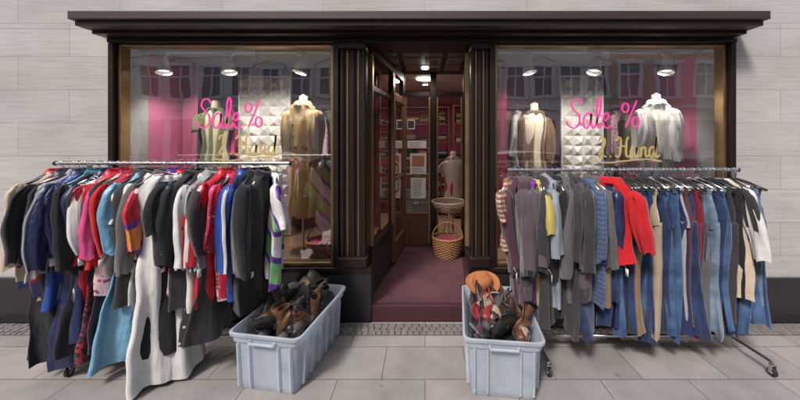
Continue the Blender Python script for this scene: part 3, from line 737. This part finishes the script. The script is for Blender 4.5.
def basket(x, y, z, r0, r1, h, mat, handle=True, cloth=None, name='wicker_basket'):
    m = MB(); nlev = max(5, int(h / .016)); ns = 28
    for j in range(nlev):
        t = j / (nlev - 1); r = r0 + (r1 - r0) * math.sin(t * 1.45) ** .8 if t > 0 else r0
        pts = []
        for i in range(ns * 2):
            q = 2 * math.pi * i / (ns * 2); rr = r + .005 * (1 if (i // 2 + j) % 2 else -1)
            pts.append((math.cos(q) * rr, math.sin(q) * rr, t * h))
        m.tube(pts, .0075, mat, 5, closed=True)
    rad = lambda t: r0 + (r1 - r0) * (math.sin(t * 1.45) ** .8 if t > 0 else 0)
    for i in range(ns):
        q = 2 * math.pi * (i + .25) / ns
        m.tube([(math.cos(q) * rad(t), math.sin(q) * rad(t), t * h) for t in (0, .25, .5, .75, 1)], .004, mat, 5)
    m.tube([(math.cos(q) * r1, math.sin(q) * r1, h) for q in [2 * math.pi * i / 28 for i in range(28)]], .013, mat, 7, closed=True)
    m.loft([[(math.cos(q) * rr, math.sin(q) * rr, .004) for q in [2 * math.pi * i / 24 for i in range(24)]] for rr in (.001, r0)], mat)
    if handle: m.tube([(math.cos(a) * r1, 0, h + math.sin(a) * r1 * .95) for a in [math.pi * i / 16 for i in range(17)]], .010, mat, 7)
    if cloth:
        rings = []
        for (f, dz) in ((.97, -.05), (.9, -.02), (.7, .0), (.4, .012), (.05, .015)):
            rings.append([(math.cos(q) * r1 * f * (1 + .05 * math.sin(5 * q)), math.sin(q) * r1 * f, h - .01 + dz + .012 * math.sin(4 * q + f * 9)) for q in [2 * math.pi * i / 30 for i in range(30)]])
        m.loft(rings, FAB[cloth], False, True)
    return m.obj(name, True, loc=(x, y, z))
basket(.30, 1.28, .152, .15, .20, .26, M_wicker, True, 'dred')
basket(-1.04, .24, ZG, .11, .15, .17, M_wicker, True, 'pink')
p = empty('basket_stand', (.33, 1.50, 0))
m = MB()
for k in range(3):
    q = 2 * math.pi * k / 3 + .5; m.tube([(math.cos(q) * .17, math.sin(q) * .17, .158), (math.cos(q) * .05, math.sin(q) * .05, .5), (math.cos(q) * .14, math.sin(q) * .14, .71)], .007, M_wire, 8)
m.tube([(math.cos(q) * .14, math.sin(q) * .14, .71) for q in [2 * math.pi * i / 24 for i in range(24)]], .007, M_wire, 6, closed=True); m.obj('legs', True, p)
bb = basket(0, 0, .70, .13, .23, .14, M_wickerl, False, 'lace', 'bowl'); bb.parent = p

# ---- track spotlights
def spot(x, y, e=52, dx=0.0):
    p = empty('track_spotlight', (x, y, 0))
    m = MB(); m.box(-.05, .05, -.016, .016, 2.555, 2.58, M_whitep); m.tube([(0, 0, 2.555), (0, 0, 2.50)], .009, M_whitep, 8)
    d = Vector((dx, -.16, -1)).normalized(); c = Vector((0, 0, 2.49)) - d * .03
    m.tube([c - d * .03, c - d * .025, c + d * .05, c + d * .12, c + d * .145], [.010, .040, .046, .068, .072], M_whitep, 20, caps=False)
    m.obj('housing', True, p, angle=35)
    m = MB(); m.tube([c + d * .108, c + d * .112], .054, M_bulb, 16); m.obj('bulb', True, p)
    l = bpy.data.lights.new('spot_light', 'SPOT'); l.energy = e; l.spot_size = math.radians(125); l.spot_blend = .7; l.color = (1, .92, .84); l.shadow_soft_size = .05
    o = bpy.data.objects.new('light', l); scene.collection.objects.link(o); o.parent = p; o.location = c + d * .16
    o.rotation_euler = Vector((dx, .45, -1)).normalized().to_track_quat('-Z', 'Y').to_euler()
for x in (-2.66, -2.00, -1.24, 1.04, 1.74, 2.46): spot(x, .26, dx=R.uniform(-.3, .3))
for (a, b) in ((-2.83, -.90), (.70, 2.78)): box1('lamp_track', a, b, .245, .275, 2.582, 2.600, M_whitep); box1('lamp_track_mount', a + .9, a + .94, .25, .27, 2.602, 2.62, M_whitep)
def ceiling_lamp(x, y, z, e, s=.3):
    p = empty('ceiling_lamp', (x, y, 0))
    m = MB(); m.tube([(0, 0, z), (0, 0, z - .03)], s / 2, M_bulb, 24); m.obj('diffuser', True, p, angle=40)
    l = bpy.data.lights.new('lamp_light', 'AREA'); l.energy = e; l.shape = 'DISK'; l.size = s; l.color = (1, .88, .75)
    o = bpy.data.objects.new('light', l); scene.collection.objects.link(o); o.parent = p; o.location = (0, 0, z - .04)
ceiling_lamp(.0, 1.2, 2.658, 5, .10); ceiling_lamp(0, 2.5, 2.76, 16); ceiling_lamp(1.8, 3.2, 2.76, 14); ceiling_lamp(-1.8, 3.2, 2.76, 14)  # last three are unseen lamps added to light the shop room

# ---------------------------------------------------------------- window lettering
def cat(pts, n=8):
    out = []
    P = [pts[0]] + list(pts) + [pts[-1]]
    for i in range(1, len(P) - 2):
        p0, p1, p2, p3 = [Vector((q[0], q[1])) for q in P[i - 1:i + 3]]
        for k in range(n):
            t = k / n
            out.append(.5 * ((2 * p1) + (p2 - p0) * t + (2 * p0 - 5 * p1 + 4 * p2 - p3) * t * t + (3 * p1 - p0 - 3 * p2 + p3) * t ** 3))
    out.append(Vector(pts[-1])); return out
def write(strokes, x, z, sx, sz, w, mat, name, y=.044):
    m = MB()
    for si, s in enumerate(strokes):
        c = [Vector((q.x * sx, q.y * sz)) for q in cat(s)]
        a, b = [], []
        for i, q in enumerate(c):
            d = (c[min(i + 1, len(c) - 1)] - c[max(i - 1, 0)]); d = d.normalized() if d.length > 0 else Vector((1, 0)); nn = Vector((-d.y, d.x))
            ww = w * (.75 + .35 * abs(d.y)) * (0.55 if i in (0, len(c) - 1) else 1); yy = y - .0004 * si
            a.append((x + q.x + nn.x * ww, yy, z + q.y + nn.y * ww)); b.append((x + q.x - nn.x * ww, yy, z + q.y - nn.y * ww))
        m.loft([a, b], mat, closed=False)
    return m.obj(name, False)
def circ(cx, cy, rx, ry): return [(cx + rx * math.cos(q), cy + ry * math.sin(q)) for q in [2 * math.pi * i / 10 + 1.6 for i in range(11)]]
SALE = [[(.95, 1.6), (.75, 1.9), (.35, 1.85), (.2, 1.5), (.45, 1.15), (.8, .85), (.82, .35), (.45, .02), (.0, .15), (-.25, .45)],
        [(1.78, .85), (1.5, 1.0), (1.2, .7), (1.15, .25), (1.38, .0), (1.65, .3), (1.8, .95), (1.78, .3), (1.95, .02), (2.15, .25), (2.5, 1.2), (2.55, 1.8), (2.4, 2.0), (2.25, 1.5), (2.25, .4), (2.42, .02), (2.68, .3)],
        [(2.72, .45), (3.05, .6), (3.18, .85), (2.98, 1.02), (2.75, .7), (2.8, .2), (3.1, .02), (3.5, .3)]]
PCT = [circ(.0, 1.35, .27, .3), [(.95, 1.85), (.0, .05)], circ(.85, .42, .27, .33)]
for (sx_, px_) in ((-2.143, -1.675), (1.366, 1.90)):
    write(SALE, sx_, 1.81, .118, .145, .0085, M_pinkpaint, 'sale_lettering')
    write(PCT, px_, 1.81, .115, .145, .0085, M_pinkpaint, 'percent_sign')
HAND = [[(-.2, 1.55), (.1, 1.9), (.3, 1.6), (.22, .4), (.0, 0), (-.25, .15)], [(1.05, 1.95), (.85, 1.5), (.82, .3), (1.0, 0), (1.2, .15)], [(.0, .85), (.45, 1.05), (.95, .95)],
        [(1.85, .85), (1.6, 1.0), (1.35, .7), (1.3, .25), (1.5, .0), (1.75, .3), (1.88, .95), (1.85, .3), (2.0, .02), (2.15, .2)],
        [(2.25, .95), (2.3, .5), (2.25, .0)], [(2.28, .55), (2.5, .95), (2.72, .85), (2.72, .3), (2.85, .0), (3.02, .2)],
        [(3.6, .85), (3.4, 1.0), (3.15, .7), (3.12, .25), (3.3, .0), (3.55, .3), (3.75, 1.2), (3.8, 1.95), (3.72, .8), (3.75, .2), (3.9, .0), (4.2, .25)]]
TWO = [[(-1.9, 1.5), (-1.7, 1.9), (-1.35, 1.75), (-1.35, 1.2), (-1.9, .1), (-1.6, .15), (-1.15, .0)], [(-.85, .12), (-.75, .05), (-.85, .0)],
       [(-2.4, -.35), (-1.0, -.55), (1.0, -.35), (3.0, -.2), (4.4, -.45)]]
write(TWO + HAND, -1.775, 1.558, .095, .098, .0085, M_goldpaint, 'hand_lettering')
write(TWO + HAND, 1.83, 1.539, .095, .098, .0085, M_goldpaint, 'hand_lettering')

# ---------------------------------------------------------------- storage bins
def rrect(hx, hy, r, z, n=5):
    pts = []
    for (cx, cy, a0) in ((hx - r, hy - r, 0), (-hx + r, hy - r, 90), (-hx + r, -hy + r, 180), (hx - r, -hy + r, 270)):
        for k in range(n + 1):
            q = math.radians(a0 + 90 * k / n); pts.append((cx + r * math.cos(q), cy + r * math.sin(q), z))
    return pts
def storage_bin(cx, cy, rot, w=.53, l=.80, h=.40):
    p = empty('plastic_storage_bin', (cx, cy, 0)); p.rotation_euler = (0, 0, math.radians(rot))
    hx, hy = w / 2, l / 2; m = MB()
    R_ = lambda ins, z, r=.05: rrect(hx - ins, hy - ins, r, z)
    m.loft([R_(.055, .0), R_(.048, .004), R_(.042, .10), R_(.034, .25), R_(.030, .325), R_(.016, .335), R_(.014, .372), R_(.0, .378), R_(-.002, h - .004), R_(.002, h), R_(.012, h), R_(.016, h - .01),
            R_(.020, .372), R_(.036, .33), R_(.048, .06), R_(.058, .02)], M_plastic, True, True)
    m.obj('shell', True, p, angle=45)
    m = MB()
    for sx in (-1, 1):
        for t in (-.7, -.42, -.14, .14, .42, .7):
            y = t * hy
            m.loft([[(sx * (hx - .045), y - .012, .03), (sx * (hx - .026), y - .006, .03), (sx * (hx - .026), y + .006, .03), (sx * (hx - .045), y + .012, .03)],
                    [(sx * (hx - .030), y - .012, .325), (sx * (hx - .010), y - .006, .325), (sx * (hx - .010), y + .006, .325), (sx * (hx - .030), y + .012, .325)]], M_plastic, True, True)
    for sy in (-1, 1):
        for t in (-.72, -.40, .40, .72):
            x = t * hx
            m.loft([[(x - .012, sy * (hy - .045), .03), (x - .006, sy * (hy - .026), .03), (x + .006, sy * (hy - .026), .03), (x + .012, sy * (hy - .045), .03)],
                    [(x - .012, sy * (hy - .030), .325), (x - .006, sy * (hy - .010), .325), (x + .006, sy * (hy - .010), .325), (x + .012, sy * (hy - .030), .325)]], M_plastic, True, True)
        m.tube([(-.09, sy * (hy - .012), .36), (-.09, sy * (hy + .006), .345), (.09, sy * (hy + .006), .345), (.09, sy * (hy - .012), .36)], .009, M_plastic, 8)
    m.obj('ribs_and_handles', False, p)
    return p
def shoe(mat, boot=False, heel=.02):
    m = MB(); st = [(.0, .018, .022), (.012, .034, .036), (.05, .046, .05), (.10, .047, .058), (.14, .040, .075), (.17, .034, .088), (.22, .034, .092), (.26, .033, .095), (.275, .024, .09), (.28, .012, .06)]
    rings = []
    for (x, hw, h) in st:
        base = heel * min(1, max(0, (x - .08) / .12)) + .008
        rings.append([(x, math.cos(q) * hw, base + (h + base) * max(0, math.sin(q)) + (0 if math.sin(q) >= 0 else .004 * math.sin(q))) for q in [2 * math.pi * i / 16 for i in range(16)]])
    m.loft(rings, mat, True, True)
    rings = []
    for (x, hw, h) in st:
        base = heel * min(1, max(0, (x - .08) / .12))
        rings.append([(x, s * (hw + .004), base + dz) for (s, dz) in ((-1, 0), (1, 0), (1, .012), (-1, .012))])
    m.loft(rings, M_sole, True, True)
    if heel > .01: m.box(.205, .275, -.026, .026, -.002, heel + .004, M_sole)
    m.loft([[(x0 + math.cos(q) * a, math.sin(q) * b, z) for q in [2 * math.pi * i / 16 for i in range(16)]] for (x0, a, b, z) in
            ([(.215, .05, .032, .09), (.215, .052, .034, .12), (.218, .055, .036, .16), (.216, .056, .038, .20), (.216, .05, .033, .20), (.213, .045, .028, .12)] if boot else
             [(.215, .054, .031, .095), (.217, .056, .034, .112), (.217, .050, .028, .113), (.215, .045, .024, .07)])], mat, False, True)
    for k in range(3): m.tube([(.125 + k * .014, -.025, .082 + k * .012), (.125 + k * .014, 0, .096 + k * .012), (.125 + k * .014, .025, .082 + k * .012)], .0028, M_sole, 4)
    return m
def bag(mat, w=.28, h=.18, d=.08, seed=0, strap=True):
    rr = random.Random(seed); m = MB(); rings = []
    for (t, fw, fd) in ((0, .86, .6), (.06, .95, .9), (.3, 1, 1), (.7, .95, .85), (.95, .88, .5), (1, .86, .3)):
        rings.append([(math.copysign(abs(math.cos(q)) ** .5, math.cos(q)) * w / 2 * fw, math.copysign(abs(math.sin(q)) ** .6, math.sin(q)) * d / 2 * fd * (1 + .12 * math.sin(5 * q + t * 6)), t * h) for q in [2 * math.pi * i / 28 for i in range(28)]])
    m.loft(rings, mat, True, True)
    m.loft([[(-w * .42, y, z), (w * .42, y, z)] for (y, z) in ((d * .1, h + .006), (-d * .28, h + .004), (-d * .5, h * .85), (-d * .56, h * .5))], mat, closed=False)
    m.tube([(0, -d * .56, h * .52), (0, -d * .62, h * .52)], .010, M_brass, 10)
    if strap:
        a = rr.uniform(.05, .11)
        m.tube([(w * .42 * math.cos(q), -.02 * math.sin(q * 2), h * .95 + a * math.sin(q)) for q in [math.pi * i / 14 for i in range(15)]], .006, mat, 6)
    return m
def rag(mat, seed):
    rr = random.Random(seed); m = MB(); rings = []; ph = [rr.uniform(0, 6) for _ in range(6)]; sx, sy, sz = rr.uniform(.07, .12), rr.uniform(.05, .09), rr.uniform(.025, .045)
    for j in range(9):
        f = -math.pi / 2 + math.pi * j / 8
        rings.append([((math.cos(f) * (1 + .22 * math.sin(3 * q + ph[0] + j) + .1 * math.sin(7 * q + ph[1]))) * math.cos(q) * sx, (math.cos(f) * (1 + .22 * math.sin(4 * q + ph[2]) + .1 * math.sin(9 * q + ph[3] + j))) * math.sin(q) * sy, math.sin(f) * sz + .014 * math.sin(3 * q + ph[4]) * math.cos(f)) for q in [2 * math.pi * i / 28 for i in range(28)]])
    m.loft(rings, mat, True, True); return m
LBC, RBC = (-1.02, -.48, -9), (.555, -.53, -6)
storage_bin(*LBC); storage_bin(*RBC)
def binM(c): return Matrix.Translation((c[0], c[1], 0)) @ Matrix.Rotation(math.radians(c[2]), 4, 'Z')
def heap(c, mats, name, rr, shoes=True, n=60):
    P = MB(); M0 = binM(c)
    rings = []
    for f in (.99, .8, .55, .3, .05):
        ring = []
        for q in [2 * math.pi * i / 28 for i in range(28)]:
            cx = math.copysign(abs(math.cos(q)) ** .6, math.cos(q)) * .195 * f; cy = math.copysign(abs(math.sin(q)) ** .6, math.sin(q)) * .33 * f
            ring.append((cx, cy, .29 + .09 * (1 - f) + .012 * math.sin(q * 5 + f * 8)))
        rings.append(ring)
    P.loft([[(x, y, .03) for (x, y, z) in rings[0]]] + rings, mats[0], True, True)
    for i in range(n):
        u = rr.uniform(-1, 1); v = rr.uniform(-1, 1)
        hump = (1 - max(abs(u), abs(v)) ** 1.8)
        if rr.random() < .22: o = rag(rr.choice(mats), i); off = (0, 0, 0)
        elif shoes or rr.random() < .35: o = shoe(rr.choice(mats), rr.random() < .2, rr.choice([.01, .02, .05])); off = (-.14, 0, -.04)
        else: o = bag(rr.choice(mats), rr.uniform(.16, .25), rr.uniform(.10, .15), rr.uniform(.05, .08), i, rr.random() < .6); off = (0, 0, -.07)
        lvl = .355 + .11 * hump * rr.uniform(.3, 1.1)
        along = abs(u) > .35
        rz = (math.pi / 2 if rr.random() < .5 else -math.pi / 2) + rr.uniform(-.35, .35) if along else rr.uniform(0, 6.28)
        x = max(-.145, min(.145, u * .17)) if along else u * .10
        y = v * (.205 if along else .26)
        if not along: lvl = max(lvl, .43)
        rx = rr.uniform(-.5, .5) if lvl < .40 else rr.uniform(-1.1, 1.1)
        Mx = Matrix.Translation((x, y, lvl)) @ Matrix.Rotation(rz, 4, 'Z') @ Matrix.Rotation(rx, 4, 'X') @ Matrix.Rotation(rr.uniform(-.2, .2), 4, 'Y') @ Matrix.Scale(.92, 4) @ Matrix.Translation(off)
        P.add(o, Mx)
    ob = P.obj(name, True, angle=50); ob.matrix_world = M0
    return ob
heap(LBC, [M_lblack, M_lblack, M_lbrown, M_lblack, M_ldbrown, M_lgrey, M_lbrown], 'pile_of_shoes', random.Random(5), True, 64)
heap(RBC, [M_lblack, M_lblack, M_lbrown, M_ldbrown, M_lgrey, M_lbrown, M_lred, M_ldbrown, FAB['plum'], FAB['beige']], 'pile_of_bags', random.Random(16), False, 50)
m = MB(); rings = []
for (r, z) in ((.001, .10), (.04, .098), (.07, .085), (.082, .05), (.088, .01), (.11, .004), (.145, .012), (.15, .016), (.146, .008), (.11, -.001), (.08, -.002)):
    rings.append([(math.cos(q) * r * 1.1, math.sin(q) * r, z + (.012 * math.cos(2 * q) if r > .1 else 0) - (.02 * math.exp(-(math.sin(q) * r / .02) ** 2) if z > .07 else 0)) for q in [2 * math.pi * i / 32 for i in range(32)]])
m.loft(rings, M_ltan); m.tube([(math.cos(q) * .096, math.sin(q) * .088, .016) for q in [2 * math.pi * i / 28 for i in range(28)]], .006, M_lbrown, 6, closed=True)
m.obj('felt_hat', True, loc=(.48, -.32, .50), rot=(math.radians(24), math.radians(-6), .3), scale=(.88, .88, .88))

# ---------------------------------------------------------------- ground, street
g0 = MB(); g0.quad([(-400, -400, -.125), (400, -400, -.125), (400, 400, -.125), (-400, 400, -.125)], M_asph); g0.obj('ground', False)
box1('pavement', -40, 40, -4.2, .0, -.12, 0, M_pave)
box1('kerb', -40, 40, -4.352, -4.202, -.12, .003, M_kerb, bevel=.01)
m = MB(); m.quad([(-40, -12.4, -.12), (40, -12.4, -.12), (40, -4.36, -.12), (-40, -4.36, -.12)], M_asph); m.obj('road', False)
m = MB()
for i in range(-12, 13): m.quad([(i * 3, -8.45, -.116), (i * 3 + 1.5, -8.45, -.116), (i * 3 + 1.5, -8.33, -.116), (i * 3, -8.33, -.116)], M_whitep)
m.obj('road_marking', False)
box1('far_pavement', -40, 40, -16, -12.42, -.12, .0, M_pave)
m = MB(); m.box(-8, 8, -.21, -.04, .001, .004, M_joint)
rr = random.Random(2)
for r_ in range(3):
    x = -7.0
    while x < 7.0:
        w = rr.uniform(.05, .075)
        y0 = -.208 + r_ * .056; zt = .010 + rr.uniform(0, .004)
        a, b, c, d = x + .003, x + w - .003, y0 + .003, y0 + .053
        m.loft([[(a, c, .003), (b, c, .003), (b, d, .003), (a, d, .003)], [(a + .002, c + .002, zt - .002), (b - .002, c + .002, zt - .002), (b - .002, d - .002, zt - .002), (a + .002, d - .002, zt - .002)],
                [(a + .006, c + .006, zt), (b - .006, c + .006, zt), (b - .006, d - .006, zt), (a + .006, d - .006, zt)]], M_cobble, False, True)
        x += w
m.obj('cobblestone_strip', False)

def townhouse(x0, w, h, col, name, nwin, fh):
    p = empty(name); wm = basic('plaster_' + name, col, .85, 0, .12, 1.5, .2); y = -16
    t = MB(); t.box(x0, x0 + w - .02, y - 8, y, 0, h, wm); t.obj('wall', False, p)
    t = MB(); g = MB(); tr = basic('trim_' + name, (.82, .81, .79), .7, 0, .05)
    z = 4.3
    while z + fh * .8 < h:
        for i in range(nwin):
            cx = x0 + w * (i + .5) / nwin; ww = .52; wh = fh * .56
            t.box(cx - ww - .20, cx - ww, y + .002, y + .10, z, z + wh, tr); t.box(cx + ww, cx + ww + .20, y + .002, y + .10, z, z + wh, tr)
            t.box(cx - ww - .28, cx + ww + .28, y + .002, y + .2, z + wh + .002, z + wh + .26, tr); t.box(cx - ww - .25, cx + ww + .25, y + .002, y + .2, z - .18, z - .002, tr)
            if i % 2 == 0: t.loft([[(cx - ww - .3, y + .002, z + wh + .27), (cx - ww - .3, y + .18, z + wh + .27)], [(cx, y + .002, z + wh + .60), (cx, y + .18, z + wh + .60)], [(cx + ww + .3, y + .002, z + wh + .27), (cx + ww + .3, y + .18, z + wh + .27)]], tr)
            g.box(cx - ww + .002, cx + ww - .002, y + .001, y + .03, z + .002, z + wh - .002, M_owin)
            t.box(cx - .05, cx + .05, y + .031, y + .06, z, z + wh, tr); t.box(cx - ww, cx - .052, y + .031, y + .055, z + wh * .66, z + wh * .71, tr); t.box(cx + .052, cx + ww, y + .031, y + .055, z + wh * .66, z + wh * .71, tr)
        t.box(x0, x0 + w - .03, y + .002, y + .16, z - .75, z - .58, tr); z += fh
    t.box(x0, x0 + w - .03, y + .002, y + .5, h - .4, h + .1, tr)
    for i in range(nwin):
        cx = x0 + w * (i + .5) / nwin; g.box(cx - w / nwin * .38, cx + w / nwin * .38, y + .001, y + .03, .5, 2.9, M_owin)
    t.obj('trim', False, p); g.obj('windows', False, p)
    r = MB(); r.loft([[(x0, y, h + .1), (x0 + w, y, h + .1), (x0 + w, y - 8, h + .1), (x0, y - 8, h + .1)], [(x0, y - 3, h + 2.4), (x0 + w, y - 3, h + 2.4), (x0 + w, y - 5, h + 2.4), (x0, y - 5, h + 2.4)]], basic('slate_' + name, (.12, .11, .11), .7), True, True); r.obj('roof', False, p)
townhouse(-30, 11, 12.5, (.70, .65, .56), 'plaster_townhouse', 4, 3.4)
townhouse(-19, 9, 10.5, (.82, .81, .79), 'white_townhouse', 5, 3.1)
townhouse(-10, 7, 7.4, (.74, .72, .69), 'grey_townhouse', 4, 2.9)
townhouse(-3, 6, 11.5, (.66, .54, .46), 'brown_townhouse', 3, 3.3)
townhouse(3, 8, 7.8, (.82, .80, .77), 'cream_townhouse', 5, 3.1)
townhouse(11, 9, 10.6, (.68, .50, .40), 'brick_townhouse', 4, 3.4)
townhouse(20, 11, 12, (.76, .72, .65), 'ochre_townhouse', 4, 3.3)

def car(x, y, col, name='parked_car'):
    p = empty(name, (x, y, -.12)); pm = basic('car_paint_' + str(x), col, .25, 0, .03, 2, 0, coat=.8)
    S = [(-2.15, .35, .62, .62, .72, .70), (-2.05, .25, .78, .78, .84, .80), (-1.75, .22, .88, .90, .88, .80), (-1.55, .22, .92, 1.25, .89, .70), (-1.2, .22, .92, 1.42, .90, .64), (-.3, .22, .93, 1.48, .90, .64), (.3, .22, .93, 1.44, .90, .64),
         (.75, .22, .92, 1.18, .90, .68), (1.05, .22, .90, .92, .89, .78), (1.6, .22, .82, .84, .86, .74), (2.0, .25, .72, .74, .80, .68), (2.12, .35, .58, .60, .70, .60)]
    m = MB(); rings = []
    for (sx, zl, zb, zt, wb, wr) in S:
        rings.append([(sx, -wb * .95, zl), (sx, -wb, (zl + zb) / 2), (sx, -wb * .97, zb), (sx, -wr, zt), (sx, -wr * .5, zt + .03), (sx, wr * .5, zt + .03), (sx, wr, zt), (sx, wb * .97, zb), (sx, wb, (zl + zb) / 2), (sx, wb * .95, zl)])
    m.loft(rings, pm, True, True)
    kg = m.mi(M_wglass)
    for j in range(2, 8):
        for i in (2, 6): m.m[j * 10 + i] = kg
    for j in (2, 7):
        for i in (3, 4, 5): m.m[j * 10 + i] = kg
    m.obj('body', True, p, angle=30)
    for sx in (-1.35, 1.35):
        for sy in (-.80, .80):
            t = MB(); t.tube([(sx, sy - .11, .32), (sx, sy + .11, .32)], .32, M_rubber, 24); t.tube([(sx, sy - .115, .32), (sx, sy + .115, .32)], .20, M_wire, 20); t.obj('wheel', True, p, angle=35)
car(-4.4, -6.2, (.80, .81, .82)); car(3.2, -6.2, (.76, .77, .79)); car(9.0, -6.2, (.10, .12, .16)); car(-10.5, -6.2, (.3, .31, .33))

# ---------------------------------------------------------------- world, sun, camera
el, az = math.radians(48), math.radians(210)
w = bpy.data.worlds.new('World'); scene.world = w; w.use_nodes = True; nt = w.node_tree
bg = nt.nodes['Background']; sky = nt.nodes.new('ShaderNodeTexSky'); sky.sky_type = 'NISHITA'; sky.sun_disc = False
sky.sun_elevation = el; sky.sun_rotation = az; sky.air_density = 1.0; sky.dust_density = 4.0; sky.ozone_density = .5
nt.links.new(sky.outputs[0], bg.inputs['Color']); bg.inputs['Strength'].default_value = .15
sl = bpy.data.lights.new('sun', 'SUN'); sl.energy = 3.2; sl.angle = math.radians(10); sl.color = (1, .945, .89)
so = bpy.data.objects.new('sun', sl); scene.collection.objects.link(so)
sd_ = Vector((math.sin(az) * math.cos(el), math.cos(az) * math.cos(el), math.sin(el)))
so.rotation_euler = (-sd_).to_track_quat('-Z', 'Y').to_euler(); so.location = sd_ * 30
cam = bpy.data.cameras.new('camera'); co = bpy.data.objects.new('camera', cam); scene.collection.objects.link(co)
co.location = (0, -3, 1.7); co.rotation_euler = (math.radians(90), 0, 0)
cam.sensor_width = 36; cam.lens = 321 / 800 * 36; cam.shift_x = -25 / 800; cam.shift_y = -60 / 800; cam.clip_end = 1000; cam.clip_start = .05
scene.camera = co
